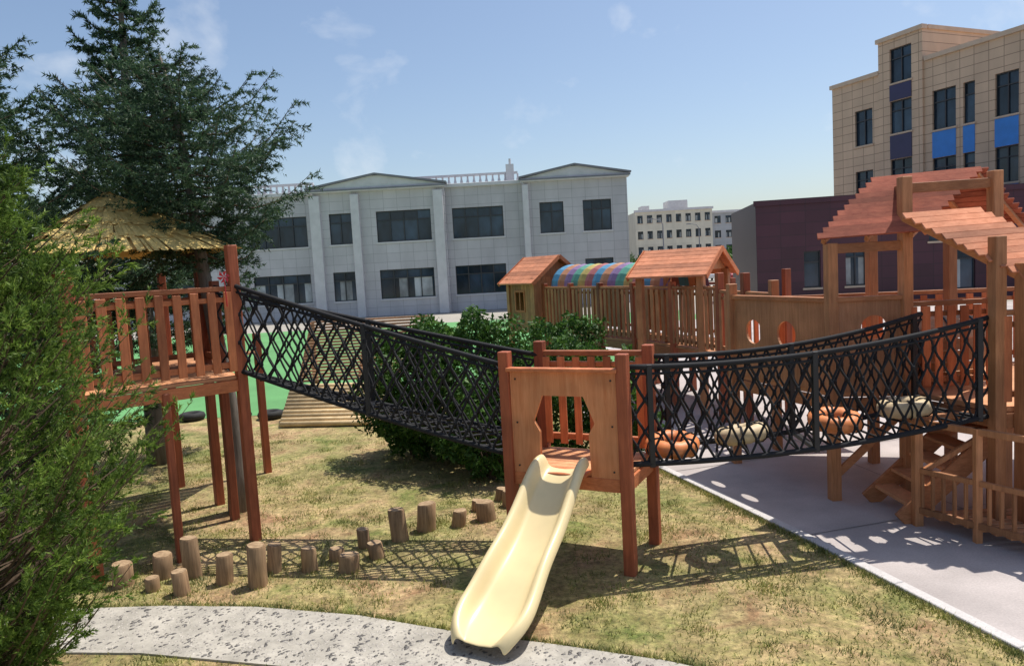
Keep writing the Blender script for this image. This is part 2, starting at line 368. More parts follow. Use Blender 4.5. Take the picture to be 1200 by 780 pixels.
def shrub(name,c,r,n,leaf=.05):
    e=root(name,(c[0],c[1],0)); br=MB()
    for i in range(14):
        a=random.uniform(0,6.28); q=(c[0]+.7*r[0]*math.cos(a),c[1]+.7*r[1]*math.sin(a),c[2]+r[2]*random.uniform(-.2,.6))
        br.tube([(c[0]+.1*math.cos(a),c[1]+.1*math.sin(a),0),L((c[0],c[1],0),q,.5),q],[.018,.012,.004],4)
    part(e,'stems',br,'twig')
    d=RNG.normal(size=(n,3)); d/=np.linalg.norm(d,axis=1,keepdims=True)
    lump=1+.18*np.sin(4*d[:,0]+3*d[:,2]*2)+.14*np.sin(7*d[:,1]+5*d[:,2])+.1*np.sin(11*d[:,0])
    p=np.array(c)+d*np.array(r)*(lump*RNG.uniform(.5,1,n)**.5)[:,None]; p=p[p[:,2]>.03]; n=len(p)
    u=RNG.normal(size=(n,3)); u/=np.linalg.norm(u,axis=1,keepdims=True); v=np.cross(u,RNG.normal(size=(n,3))); v/=np.linalg.norm(v,axis=1,keepdims=True)
    s=RNG.uniform(.5,1.2,(n,1))*leaf
    t1=np.stack([p-u*s,p+v*s*.45,p+u*s],1); t2=np.stack([p-u*s,p+u*s,p-v*s*.45],1)
    trimesh('leaves',np.concatenate([t1,t2]),'shrub',e)
shrub('garden_shrub',(-.7,10.4,1.05),(.9,.75,1.1),14000,.05)
shrub('garden_shrub',(-1.5,10.9,.95),(.75,.7,1.0),10000,.05)
shrub('garden_shrub',(-.3,9.5,.65),(.65,.5,.68),7000,.045)
shrub('garden_shrub',(1.0,14.6,.85),(.9,.6,.9),6000,.06)
shrub('garden_shrub',(1.45,9.9,.75),(.5,.5,.8),5000,.045)
shrub('garden_shrub',(.6,10.2,.85),(.75,.6,.9),9000,.045)

# ------------------------------------------------------------------ log stumps
for x,y,h,w in logs:
    e=root('log_stump',(x,y,0)); R=w*y/867/2*.97; H=h*y/867
    mb=MB(); n=16; ph=random.uniform(0,6)
    def ring(z,rr,dx=0): return [((x+dx)+R*rr*(1+.06*math.sin(2*t+ph)+.04*math.sin(5*t+ph))*math.cos(t),y+R*rr*(1+.06*math.sin(2*t+ph)+.04*math.sin(5*t+ph))*math.sin(t),z) for t in [2*math.pi*k/n for k in range(n)]]
    lx=random.uniform(-.03,.03); tl=random.uniform(-.12,.12)
    rings=[ring(-.03,1.05),ring(H*.4,1,lx*.5),ring(H-.012,.99,lx),ring(H,.9,lx)]
    for k in (2,3): rings[k]=[(a,b,c+(a-x)*tl) for a,b,c in rings[k]]
    for r_ in rings: mb.v+=r_
    for k in range(3):
        for j in range(n): mb.f.append((k*n+j,k*n+(j+1)%n,(k+1)*n+(j+1)%n,(k+1)*n+j))
    part(e,'bark_side',mb,'log',smooth=True)
    mt=MB(); mt.v+=[(a,b,c+.002) for a,b,c in rings[3]]; mt.f.append(tuple(range(n))); part(e,'cut_top',mt,'logend')

# ------------------------------------------------------------------ playground helpers
def railing(V,Hh,p0,p1,z0,z1,n,pw=.07,pt=.022,top=.05,zz=None,rails=True):
    a0,a1=(z0,z1) ; b0,b1=zz if zz else (z0,z1)
    d=Vector((p1[0]-p0[0],p1[1]-p0[1],0)).normalized(); nx=Vector((d.y,-d.x,0))
    if rails:
        Hh.beam((p0[0],p0[1],a1),(p1[0],p1[1],b1),.075,top)
        Hh.beam((p0[0],p0[1],a0+.12),(p1[0],p1[1],b0+.12),.05,.06)
        Hh.beam((p0[0],p0[1],a1-.11),(p1[0],p1[1],b1-.11),.04,.05)
    for k in range(n):
        t=(k+.5)/n; x,y=L(p0,p1,t)[:2]; zb=a0+(b0-a0)*t+.05; zt=a1+(b1-a1)*t-.03+random.uniform(-.008,.004)
        c=Vector((x,y,0))+nx*.036; w=d*pw/2*random.uniform(.93,1.05); tt=nx*pt/2
        q=[c-w-tt,c+w-tt,c+w+tt,c-w+tt]
        V.hexa([(p.x,p.y,zb) for p in q]+[(p.x,p.y,zt) for p in q])
def decking(D,poly,z,t=.04,n=10):
    a,b,c,d=poly
    for k in range(n):
        t0=k/n+.004;t1=(k+1)/n-.004
        q=[L(a,d,t0),L(b,c,t0),L(b,c,t1),L(a,d,t1)]
        D.prism(q,z-t,z)
def apron(Hh,poly,z,h=.14,w=.045):
    for i in range(len(poly)):
        a=poly[i];b=poly[(i+1)%len(poly)]; Hh.beam((a[0],a[1],z-h/2),(b[0],b[1],z-h/2),w,h)

# ---- left tower
T=dict(FR=(-2.83,7.63),FL=(-3.96,6.65),BL=(-4.87,8.01),BR=(-3.74,8.99))
t1=root('play_tower',(-3.85,7.8,0)); ang=math.atan2(.98,1.13)
V=MB();Hh=MB();Po=MB();D=MB()
for k,zt in (('FR',3.1),('FL',2.9),('BL',2.95),('BR',2.95)): Po.post(*T[k],-.05,zt,.10,ang)
Po.post(-3.32,8.36,-.05,2.75,.09,ang); Po.post(-4.62,9.89,-.05,2.9,.09,ang); Po.post(-3.6,10.4,-.05,2.0,.09,ang); Po.post(-3.4,7.13,-.05,1.68,.07,ang)
z=1.76
decking(D,[T['FL'],T['FR'],T['BR'],T['BL']],z,.035,13); apron(Hh,[T['FL'],T['FR'],T['BR'],T['BL']],z-.04,.12)
decking(D,[T['BL'],T['BR'],(-3.6,10.4),(-4.62,9.89)],z,.035,8)
railing(V,Hh,T['FL'],T['FR'],z,2.66,9,.085); railing(V,Hh,T['BL'],T['FL'],z,2.66,9,.085); railing(V,Hh,T['BR'],T['BL'],z,2.66,8,.085)
railing(V,Hh,(-3.32,8.36),T['BR'],z,2.66,4,.085)
part(t1,'posts',Po,'post',.006);part(t1,'pickets',V,'rail_v',.004);part(t1,'rails',Hh,'rail_h',.004);part(t1,'deck',D,'deck',.004)
TH=MB(); cx,cy=-4.4,8.35; hw_=.95
for k in range(1500):
    side=k%4; a=ang+side*math.pi/2
    u=random.uniform(-1,1); lay=random.choice([0,1,2,3]); s0=lay*.25; s1=min(1.10,s0+random.uniform(.3,.4))
    def pt(s,u): 
        lx=hw_*s; ly=hw_*s*u
        return Vector((cx+math.cos(a)*lx-math.sin(a)*ly,cy+math.sin(a)*lx+math.cos(a)*ly,3.72-.58*s+.02*(3-lay)+random.uniform(0,.02)))
    p,q=pt(s0,u),pt(s1,u); w=Vector((-math.sin(a),math.cos(a),0))*random.uniform(.012,.03)
    TH.quad(p-w,p+w,q+w,q-w)
for side in range(4):
    a=ang+side*math.pi/2
    f=lambda s,u:(cx+math.cos(a)*hw_*s-math.sin(a)*hw_*s*u,cy+math.sin(a)*hw_*s+math.cos(a)*hw_*s*u,3.69-.58*s)
    TH.quad(f(0,0),f(1,-1),f(1,1))
part(t1,'thatch_roof',TH,'thatch')
pw=MB(); c=Vector((-2.87,7.5,2.78))
for k in range(6):
    a=k*math.pi/3; u=Vector((math.cos(a),-.2,math.sin(a)))*.07; v=Vector((math.cos(a+.7),-.1,math.sin(a+.7)))*.05
    pw.quad(c,c+u,c+v)
pw.tube([c,(c.x,c.y+.02,c.z-.3)],.006,5)
pwm=plain('red_plastic',(.6,.03,.04),.4); e=root('toy_pinwheel',c); part(e,'blades',pw,pwm)

# ---- centre slide tower
C=dict(FL=(-.08,6.75),FR=(.92,6.24),BR=(1.27,6.93),BL=(.27,7.44))
ct=root('slide_tower',(.6,6.8,0)); angc=math.atan2(-.51,1.0)
V=MB();Hh=MB();Po=MB();D=MB()
for k,zt in (('FL',1.95),('FR',1.93),('BR',1.92),('BL',1.96)): Po.post(*C[k],-.05,zt,.10,angc)
z=.88; cc=[C['FL'],C['FR'],C['BR'],C['BL']]
decking(D,cc,z,.035,8); apron(Hh,cc,z-.04,.12)
railing(V,Hh,C['BL'],C['BR'],z,1.84,7,.075)
part(ct,'posts',Po,'post',.006);part(ct,'pickets',V,'rail_v',.004);part(ct,'rails',Hh,'rail_h',.004);part(ct,'deck',D,'deck',.004)
Pn=MB(); o=Vector((*C['FL'],0)); d=(Vector((*C['FR'],0))-o); Wd=d.length; d.normalize(); nn=Vector((d.y,-d.x,0))
x0,x1=.055,Wd-.055; m_=Wd/2
pts=[(x0,.80),(m_-.25,.80),(m_-.24,1.22),(m_-.30,1.32),(m_-.20,1.56),(m_+.20,1.56),(m_+.30,1.32),(m_+.24,1.22),(m_+.25,.80),(x1,.80),(x1,1.78),(x0,1.78)]
n=len(pts)
Pn.v=[tuple(o+d*a+nn*.018+Vector((0,0,b))) for a,b in pts]+[tuple(o+d*a-nn*.018+Vector((0,0,b))) for a,b in pts]
def quadsU(off,rev):
    fs=[(0,1,2,3,4,11),(4,5,10,11),(5,6,7,8,9,10)]
    for f_ in fs: Pn.f.append(tuple(k+off for k in (f_[::-1] if rev else f_)))
quadsU(0,False);quadsU(n,True)
for k in range(n): Pn.f.append((k,(k+1)%n,n+(k+1)%n,n+k))
part(ct,'arched_panel',Pn,'panel',.006)
Bd=MB(); p=o+nn*.03; Bd.beam(tuple(p+d*(x0-.02)+Vector((0,0,1.79))),tuple(p+d*(x1+.02)+Vector((0,0,1.79))),.09,.035)
Bd.beam(tuple(o+d*(m_-.24)+nn*.08+Vector((0,0,.885))),tuple(o+d*(m_+.24)+nn*.08+Vector((0,0,.885))),.2,.03)
for s_ in (x0+.09,x1-.09): Bd.beam(tuple(o+d*s_-nn*.035+Vector((0,0,.81))),tuple(o+d*s_-nn*.035+Vector((0,0,1.76))),.03,.07,up=tuple(d))
part(ct,'panel_trim',Bd,'rail_h',.005)
bo=MB()
for s_ in (x0+.05,x1-.05):
    for zz in (.9,1.3,1.7):
        q=o+d*s_+nn*.019+Vector((0,0,zz)); bo.tube([q,q+nn*.006],.009,8)
part(ct,'bolts',bo,'bsteel')
S=MB(); s0=o+d*m_
prof=[(0.06,.905),(.16,.885),(.28,.81),(.45,.685),(.62,.56),(.78,.465),(.92,.40),(1.06,.335),(1.2,.255),(1.33,.185),(1.45,.14),(1.56,.115),(1.66,.105),(1.72,.09)]
cs=[]
def sect(w,h):
    o_=[(-w-.045,h-.07),(-w-.035,h-.01),(-w-.012,h+.008),(-w+.012,h-.008),(-w+.035,h*.45),(-w*.72,h*.1),(-w*.35,.0),(0,-.006)]
    return o_+[(-a,b) for a,b in o_[:-1][::-1]]
for k,(s,zz) in enumerate(prof):
    w=float(np.interp(s,[0,.3,1.0,1.45,1.62,1.72],[.19,.205,.22,.255,.235,.15])); h=float(np.interp(s,[0,.25,1.2,1.5,1.65,1.72],[.10,.15,.15,.13,.08,.02]))
    cs.append([tuple(s0+nn*s+d*a+Vector((0,0,zz+b))) for a,b in sect(w,h)])
nc=len(cs[0])
for c_ in cs: S.v+=c_
for k in range(len(cs)-1):
    for j in range(nc-1): S.f.append((k*nc+j,k*nc+j+1,(k+1)*nc+j+1,(k+1)*nc+j))
sl=root('plastic_slide',tuple(s0)); so=part(sl,'chute',S,'slide',smooth=True)
md=so.modifiers.new('th','SOLIDIFY'); md.thickness=.018; md.offset=-1
sb=so.modifiers.new('sub','SUBSURF'); sb.levels=2; sb.render_levels=2
lg=MB(); c0=s0+nn*1.3; lg.tube([tuple(c0+d*.12+Vector((0,0,-.02))),tuple(c0+d*.12+Vector((0,0,.2)))],.018,8); lg.tube([tuple(c0-d*.12+Vector((0,0,-.02))),tuple(c0-d*.12+Vector((0,0,.2)))],.018,8); part(sl,'foot_stand',lg,'bsteel')

# ---- net bridges
def curve(a,b,sag): 
    return lambda t:Vector(L(a,b,t))+Vector((0,0,-4*sag*t*(1-t)))
def netpanel(mb,top,bot,nx,ny,r=.011):
    J={}
    def P(i,j):
        if (i,j) not in J:
            s_=0 if j in (0,ny) else .012
            J[(i,j)]=top(i/nx).lerp(bot(i/nx),j/ny)+Vector([random.uniform(-s_,s_) for _ in range(3)])
        return J[(i,j)]
    for i in range(nx):
        for j in range(ny):
            if (i+j)%2==0: a,b=P(i,j),P(i+1,j+1)
            else: a,b=P(i+1,j),P(i,j+1)
            m=(a+b)/2+Vector((random.uniform(-.006,.006),random.uniform(-.01,.01),random.uniform(-.006,.006)))
            mb.tube([a,m,b],r,4,cap=False)
    for i in range(nx+1):
        for j in range(1,ny):
            if (i+j)%2==0:
                p=P(i,j); mb.tube([p-Vector((0,0,.02)),p+Vector((0,0,.02))],r*1.7,5)
def bridge(name,fa,fb,ba,bb,za,zb,sagt,sagb,nx,mids,r=.011,floor=True):
    e=root(name,((fa[0]+fb[0])/2,(fa[1]+fb[1])/2,0))
    ft=curve((*fa,za[1]),(*fb,zb[1]),sagt); fbm=curve((*fa,za[0]),(*fb,zb[0]),sagb)
    bt=curve((*ba,za[1]),(*bb,zb[1]),sagt); bbm=curve((*ba,za[0]),(*bb,zb[0]),sagb)
    R=MB(); netpanel(R,ft,fbm,nx,6,r); netpanel(R,bt,bbm,nx,6,r)
    part(e,'side_nets',R,'rope',smooth=True)
    K=MB()
    for c_,rr in ((ft,.024),(bt,.024),(fbm,.026),(bbm,.026)):
        K.tube([c_(t/20) for t in range(21)],rr,8)
    for c_,off in ((ft,-.06),(bt,-.06)):
        K.tube([c_(t/20)+Vector((0,0,off)) for t in range(21)],.013,6)
    part(e,'main_ropes',K,'rope',smooth=True)
    F=MB()
    if floor: netpanel(F,fbm,bbm,nx,6,r)
    else: 
        for k in range(1,int(nx/2)): F.tube([fbm(k*2/nx),bbm(k*2/nx)],.012,5)
    part(e,'floor_net',F,'rope',smooth=True)
    S_=MB()
    for t in mids:
        a,b,c2,d2=ft(t),fbm(t),bbm(t),bt(t)
        S_.beam(a+Vector((0,0,.02)),b-Vector((0,0,.03)),.05,.05); S_.beam(d2+Vector((0,0,.02)),c2-Vector((0,0,.03)),.05,.05); S_.beam(b,c2,.05,.04)
    part(e,'steel_hoops',S_,'bsteel',.004)
bridge('rope_net_bridge',(-2.80,7.60),(-.10,6.80),(-3.30,8.30),(.25,7.42),(1.80,2.68),(.98,1.82),.02,.03,38,[.5],.0125)
bridge('rope_net_bridge',(.95,6.28),(4.41,6.8),(1.27,6.93),(4.2,7.55),(.96,1.81),(1.09,2.01),.11,.09,44,[.06,.5,.97],.0125,False)
for cx_,cy_,cz_,mt,tl in ((1.40,6.62,1.03,'or',.1),(2.07,6.75,1.06,'cr',-.15),(3.0,6.88,1.11,'or',.12),(3.72,7.0,1.17,'cr',-.05)):
    e=root('stepping_ring',(cx_,cy_,cz_)); A=MB();B=MB()
    n=24; Rr=.17; rot=Matrix.Rotation(tl,3,'X')@Matrix.Rotation(-.05+tl*.5,3,'Y')
    def bulge(k): return .078*(1+.06*math.cos(k*math.pi*2/3))
    A.tube([Vector((cx_,cy_,cz_))+rot@Vector((Rr*math.cos(2*math.pi*k/n),Rr*math.sin(2*math.pi*k/n),0)) for k in range(n)],[bulge(k) for k in range(n)],12,closed=True)
    part(e,'ring_tyre',A,mt,smooth=True)
    for k in range(6):
        a=k*math.pi/3+.3; c_=Vector((Rr*math.cos(a),Rr*math.sin(a),0)); u=Vector((math.cos(a),math.sin(a),0))
        B.tube([Vector((cx_,cy_,cz_))+rot@(c_+u*.087*math.cos(t)+Vector((0,0,.087*math.sin(t)))) for t in [2*math.pi*j/10 for j in range(10)]],.009,5,closed=True)
    part(e,'rope_wraps',B,'rope',smooth=True)

# ---- right timber complex
rt=root('timber_play_tower',(4.2,7.8,0))
V=MB();Hh=MB();Po=MB();D=MB()
zf=1.18
A0=(2.86,9.55);A1=(3.42,7.88);A2=(4.14,7.74);A3=(5.0,7.62)
def holed(p0,p1,z0,z1,holes,mb,th=.03):
    d=Vector((p1[0]-p0[0],p1[1]-p0[1],0)); Ln=d.length; d.normalize(); nx=Vector((d.y,-d.x,0)); o=Vector((*p0,0))
    def pt(s,z,off): return tuple(o+d*s+nx*off+Vector((0,0,z)))
    cuts=[0,Ln]
    for hs,hz,hr in holes: cuts+= [hs+hr*math.cos(math.pi*k/12) for k in range(13)]
    cuts=sorted(set(round(c,4) for c in cuts))
    for a,b in zip(cuts[:-1],cuts[1:]):
        seg=[(z0,z0,z1,z1)]
        for hs,hz,hr in holes:
            if a>=hs-hr-.001 and b<=hs+hr+.001:
                ha=math.sqrt(max(0,hr*hr-(a-hs)**2)); hb=math.sqrt(max(0,hr*hr-(b-hs)**2))
                seg=[(z0,z0,hz-ha,hz-hb),(hz+ha,hz+hb,z1,z1)]
        for (l0,l1,u0,u1) in seg:
            i=len(mb.v)
            mb.v+=[pt(a,l0,th/2),pt(b,l1,th/2),pt(b,l1,-th/2),pt(a,l0,-th/2),pt(a,u0,th/2),pt(b,u1,th/2),pt(b,u1,-th/2),pt(a,u0,-th/2)]
            for f in ((0,3,2,1),(4,5,6,7),(0,1,5,4),(2,3,7,6)): mb.f.append(tuple(i+k for k in f))
W1=MB()
holed(A0,A1,zf,2.16,[(.45,1.76,.15),(1.05,1.76,.16)],W1); holed(A1,A2,zf,2.16,[(.42,1.87,.13)],W1)
wm=wood('porthole_wall_wood',(.40,.17,.075),(.58,.28,.14),'z',.5,1,1)
part(rt,'porthole_wall',W1,wm)
for a,b in ((A0,A1),(A1,A2)): Hh.beam((*a,2.18),(*b,2.18),.09,.05)
deck=[A0,A1,A2,(4.45,6.75),(6.2,6.55),(6.6,9.2),(3.6,10.1)]
D.prism(deck,zf-.05,zf); apron(Hh,deck,zf-.06,.14)
for p,zt in ((A1,2.78),(A2,3.42),(A3,3.42),((4.45,6.75),2.75),((5.3,8.9),3.3),((4.5,9.2),3.3),(A0,2.35),((3.6,10.1),2.35),((5.5,6.6),2.4),((6.2,6.55),2.2)): Po.post(*p,-.05,zt,.11,.1)
Po.post(4.66,6.62,-.05,2.5,.17,.1); Po.post(4.78,7.3,-.05,1.15,.10,.1)
railing(V,Hh,A2,A3,zf,2.1,7,.08); railing(V,Hh,(3.6,10.1),(6.6,9.2),zf,2.1,18,.08); railing(V,Hh,A0,(3.6,10.1),zf,2.1,5,.08)
railing(V,Hh,(4.45,6.75),(5.5,6.6),zf,2.05,8,.08)
Hh.beam((A1[0],A1[1],2.72),(A2[0],A2[1],2.72),.05,.1); Hh.beam((*A2,3.3),(*A3,3.3),.05,.1); Hh.beam((*A2,3.3),(4.5,9.2,3.3),.05,.1)
Hh.beam((*A1,.25),(*A2,1.0),.04,.08)
part(rt,'posts',Po,'brown_v',.006);part(rt,'pickets',V,'rail_v',.004);part(rt,'beams',Hh,'brown_h',.004);part(rt,'deck',D,'deck')
bl=root('wooden_barrel',(4.7,8.2,1.2)); A=MB();B=MB()
for k in range(18):
    a=2*math.pi*k/18; a2=a+2*math.pi/18*.94
    for (xa,xb,ra_,rb_) in ((4.3,4.7,.34,.38),(4.7,5.1,.38,.34)):
        q=[(xa,8.2+r_*math.cos(t),1.57+r_*math.sin(t)) for r_,t in ((ra_,a),(ra_,a2))]+[(xb,8.2+r_*math.cos(t),1.57+r_*math.sin(t)) for r_,t in ((rb_,a2),(rb_,a))]
        A.quad(*q)
for xx,r_ in ((4.38,.355),(5.02,.355),(4.7,.385)): B.tube([(xx,8.2+r_*math.cos(2*math.pi*k/24),1.57+r_*math.sin(2*math.pi*k/24)) for k in range(24)],.012,5,closed=True)
part(bl,'staves',A,'tanw');part(bl,'hoops',B,'bsteel')
def slatroof(name,ra,rb,ea,eb,n,par,mat='slat',t=.02):
    S_=MB();R_=MB(); ra,rb,ea,eb=map(Vector,(ra,rb,ea,eb)); nrm=(rb-ra).cross(ea-ra).normalized()
    if nrm.z<0: nrm=-nrm
    for k in range(n):
        q=(k+.5)/n; S_.beam(ra.lerp(ea,q)-(rb-ra)*.02*random.random(),rb.lerp(eb,q)+(rb-ra)*.02*random.random(),(ea-ra).length/n*.80,t,up=nrm)
    for q in (.08,.5,.92): R_.beam(ra.lerp(rb,q)-nrm*.05,ea.lerp(eb,q)-nrm*.05,.045,.07,up=nrm)
    part(par,name+'_slats',S_,mat,.003); part(par,name+'_rafters',R_,'brown_h',.003)
slatroof('upper_roof',(4.05,8.2,3.47),(5.1,7.95,3.50),(3.25,7.85,2.83),(4.2,7.55,2.85),11,rt,'slat_d')
slatroof('upper_roof_back',(4.06,8.22,3.46),(5.11,7.97,3.49),(4.9,8.9,2.9),(5.95,8.45,2.9),11,rt,'slat_d')
slatroof('lower_roof',(3.80,7.2,3.02),(4.6,7.28,3.04),(4.88,6.38,2.14),(5.7,6.46,2.16),16,rt)
st=root('timber_stairs',(4.2,7.2,0)); Q=MB();R_=MB()
for k in range(6):
    t=k/6; x=3.78+1.05*t; zz=.16+.17*k
    Q.box(x,x+.22,7.08,7.72,zz,zz+.035)
R_.beam((3.72,7.06,.02),(4.95,7.06,1.10),.04,.2);R_.beam((3.72,7.74,.02),(4.95,7.74,1.10),.04,.2)
Q2=MB()
pA=(3.84,7.0);pB=(4.38,6.0)
Q2.post(*pA,-.03,1.12,.08);Q2.post(*pB,-.03,1.1,.08);Q2.post(*L(pA,pB,.5),-.03,1.05,.06)
Q2.beam((*pA,1.02),(*pB,1.02),.05,.06);Q2.beam((*pA,.16),(*pB,.16),.05,.06);Q2.beam((*pA,.55),(*pB,.55),.04,.05)
Q2.post(4.7,7.0,-.03,1.15,.08); Q2.beam((*pA,1.05),(4.7,7.0,1.08),.05,.06); Q2.beam((*pA,.5),(4.7,7.0,.98),.04,.05)
for k in range(11): 
    c_=L(pA,pB,(k+.5)/11); Q2.post(*c_,.16,.55,.03)
for k in range(9):
    a=L(pA,pB,(k+.3)/9); Q.prism([(a[0]+.03,a[1]-.05),(a[0]+1.3,a[1]-.05),(a[0]+1.3,a[1]+.03),(a[0]+.03,a[1]+.03)],.10,.13)
part(st,'treads',Q,'deck',.004);part(st,'stringers',R_,'brown_h',.004);part(st,'handrails',Q2,'brown_v',.004)

# ---- walkway, playhouses, tunnel
wk=root('elevated_walkway',(2.2,14,0)); V=MB();Hh=MB();Po=MB();D=MB()
r0=(.86,18.0);r1=(2.98,13.6)
railing(V,Hh,r0,r1,1.14,2.2,30,.1); railing(V,Hh,r1,(3.4,12.0),1.12,2.2,11,.09); railing(V,Hh,(3.4,12.0),(3.6,10.1),1.12,2.15,9,.09)
railing(V,Hh,(2.1,18.4),(4.2,14.0),1.14,2.2,28,.1)
decking(D,[r0,r1,(4.2,14.0),(2.1,18.4)],1.14,.04,8); decking(D,[r1,(3.4,12.0),(4.6,12.3),(4.2,14.0)],1.13,.04,8); decking(D,[(3.4,12.0),(3.6,10.1),(4.9,10.0),(4.6,12.3)],1.13,.04,8)
apron(Hh,[r0,r1,(4.2,14.0),(2.1,18.4)],1.1,.16)
for k in range(5):
    p=L(r0,r1,k/4); Po.post(*p,-.05,2.3,.11,.4); q=L((2.1,18.4),(4.2,14.0),k/4); Po.post(*q,-.05,2.3,.11,.4)
for p in ((3.4,12.0),(3.5,11.0),(4.6,12.3)): Po.post(*p,-.05,2.45,.11,.2)
part(wk,'posts',Po,'post',.006);part(wk,'pickets',V,'brown_v',.004);part(wk,'rails',Hh,'brown_h',.004);part(wk,'deck',D,'deck')
def playhouse(name,c,rz,w,dp,z0,ze,zr,ov,walled):
    e=root(name,(c[0],c[1],0),rz); Po=MB();Wl=MB();Rf=MB();Tr=MB()
    hw,hd=w/2,dp/2
    for sx in (-1,1):
        for sy in (-1,1): Po.box(sx*hw-.06,sx*hw+.06,sy*hd-.06,sy*hd+.06,-.05,ze)
    if walled:
        nb=8
        for k in range(nb):
            a=-hw+.06+(w-.12)*k/nb; b=a+(w-.12)/nb-.008
            for yy in (-hd,hd):
                if k in (2,3,4) and yy<0: Wl.box(a,b,yy-.015,yy+.015,z0,z0+.55); Wl.box(a,b,yy-.015,yy+.015,z0+1.0,ze+.02)
                else: Wl.box(a,b,yy-.015,yy+.015,z0,ze+.02)
            a=-hd+.06+(dp-.12)*k/nb; b=a+(dp-.12)/nb-.008
            for xx in (-hw,hw): Wl.box(xx-.015,xx+.015,a,b,z0,ze)
        a=-hw+.06+(w-.12)*2/nb; b=-hw+.06+(w-.12)*5/nb
        Tr.box(a-.04,b+.03,-hd-.03,-hd-.017,z0+.5,z0+.55);Tr.box(a-.04,b+.03,-hd-.03,-hd-.017,z0+1.0,z0+1.05);Tr.box(a-.04,a,-hd-.03,-hd-.017,z0+.55,z0+1.0);Tr.box(b-.01,b+.03,-hd-.03,-hd-.017,z0+.55,z0+1.0);Tr.box((a+b)/2-.02,(a+b)/2+.02,-hd-.03,-hd-.017,z0+.55,z0+1.0)
    for xx in (-hw,hw):
        Wl.hexa([(xx-.015,-hd,ze),(xx+.015,-hd,ze),(xx+.015,hd,ze),(xx-.015,hd,ze),(xx-.015,-.01,zr-.06),(xx+.015,-.01,zr-.06),(xx+.015,.01,zr-.06),(xx-.015,.01,zr-.06)])
    n=7; sl=(zr-ze)/hd
    for sy in (-1,1):
        for k in range(n):
            y0=(hd+ov)*k/n; y1=(hd+ov)*(k+1)/n-.006; z0_=zr-sl*y0+.03; z1_=zr-sl*y1+.02
            xs=hw+ov
            Rf.hexa([(-xs,sy*y0,z0_-.02),(xs,sy*y0,z0_-.02),(xs,sy*y1,z1_-.02),(-xs,sy*y1,z1_-.02),(-xs,sy*y0,z0_),(xs,sy*y0,z0_),(xs,sy*y1,z1_+.012),(-xs,sy*y1,z1_+.012)])
        for xx in (-hw-ov-.012,hw+ov+.012):
            Tr.beam((xx,0,zr+.0),(xx,sy*(hd+ov),zr-sl*(hd+ov)),.024,.09)
    part(e,'posts',Po,'brown_v',.005,local=True);part(e,'board_walls',Wl,'brown_v',local=True);part(e,'roof_boards',Rf,'slat',local=True);part(e,'roof_trim',Tr,'rail_h',local=True)
playhouse('playhouse',(3.12,13.3),math.radians(-38),1.15,1.1,1.15,2.50,2.86,.16,False)
playhouse('playhouse',(.85,18.9),math.radians(-58),1.15,1.3,1.1,2.45,2.95,.2,True)
tn=root('rainbow_tunnel',(2.4,16.3,2.2)); ta=Vector((1.45,18.1,2.2));tb=Vector((3.45,14.2,2.15)); dd=(tb-ta).normalized(); sd=Vector((dd.y,-dd.x,0))
cols=[(.08,.26,.42),(.38,.12,.12),(.44,.34,.10),(.10,.32,.24),(.24,.15,.30),(.44,.20,.10)]
cm=[plain('tunnel_fabric_%d'%i,c,.7,.15,3) for i,c in enumerate(cols)]
ns=15
for k in range(ns):
    mb=MB(); 
    for j in range(10):
        t0=math.pi*j/10;t1_=math.pi*(j+1)/10
        f=lambda s,t,r:ta.lerp(tb,s)+sd*math.cos(t)*r+Vector((0,0,math.sin(t)*r))
        for q0,q1,ra_,rb_ in ((k/ns,(k+.5)/ns,.50,.53),((k+.5)/ns,(k+1)/ns,.53,.50)):
            mb.quad(f(q0,t0,ra_),f(q1,t0,rb_),f(q1,t1_,rb_),f(q0,t1_,ra_))
    part(tn,'arch_panel',mb,cm[(k*5)%6],smooth=True)

# ---- log climbing ramp
rp=root('log_climbing_ramp',(-3.1,14.5,0)); A=MB();B=MB();Cc=MB()
for k in range(11):
    t=k/11; A.tube([(-4.4,13.6+.95*t,.06+.62*t),(-2.5,13.3+.95*t,.06+.62*t)],.052,8)
for k in range(20):
    t=k/20; B.box(-4.3,-1.75,14.65+1.3*t,14.65+1.3*t+.06,.68+1.15*t,.72+1.15*t)
for x in (-4.3,-3.1,-1.8): Cc.beam((x,14.7,.6),(x,16.0,1.75),.08,.1); Cc.post(x,15.9,-.05,1.7,.1); Cc.post(x,14.7,-.05,.6,.1)
part(rp,'log_steps',A,'pale',smooth=True);part(rp,'plank_slope',B,'tanw');part(rp,'frame',Cc,'brown_v')
lt=root('wooden_a_frame',(-2.3,13.2,0)); A=MB()
for k in range(5): A.beam((-2.45+.16*k,13.1,.02),(-2.3+.16*k,12.9,.3),.05,.03)
A.beam((-2.6,13.1,.1),(-1.65,13.05,.1),.04,.06); part(lt,'slats',A,'pale')
for x,y,r_ in ((-7.3,14.9,.2),(-6.6,14.9,.18),(-5.6,14.7,.2),(-4.9,14.6,.18)):
    e=root('rubber_tyre',(x,y,0)); A=MB(); A.tube([(x+r_*math.cos(t),y+r_*math.sin(t),.08) for t in [2*math.pi*k/20 for k in range(20)]],.08,8,closed=True); part(e,'tyre',A,'rubber',smooth=True)

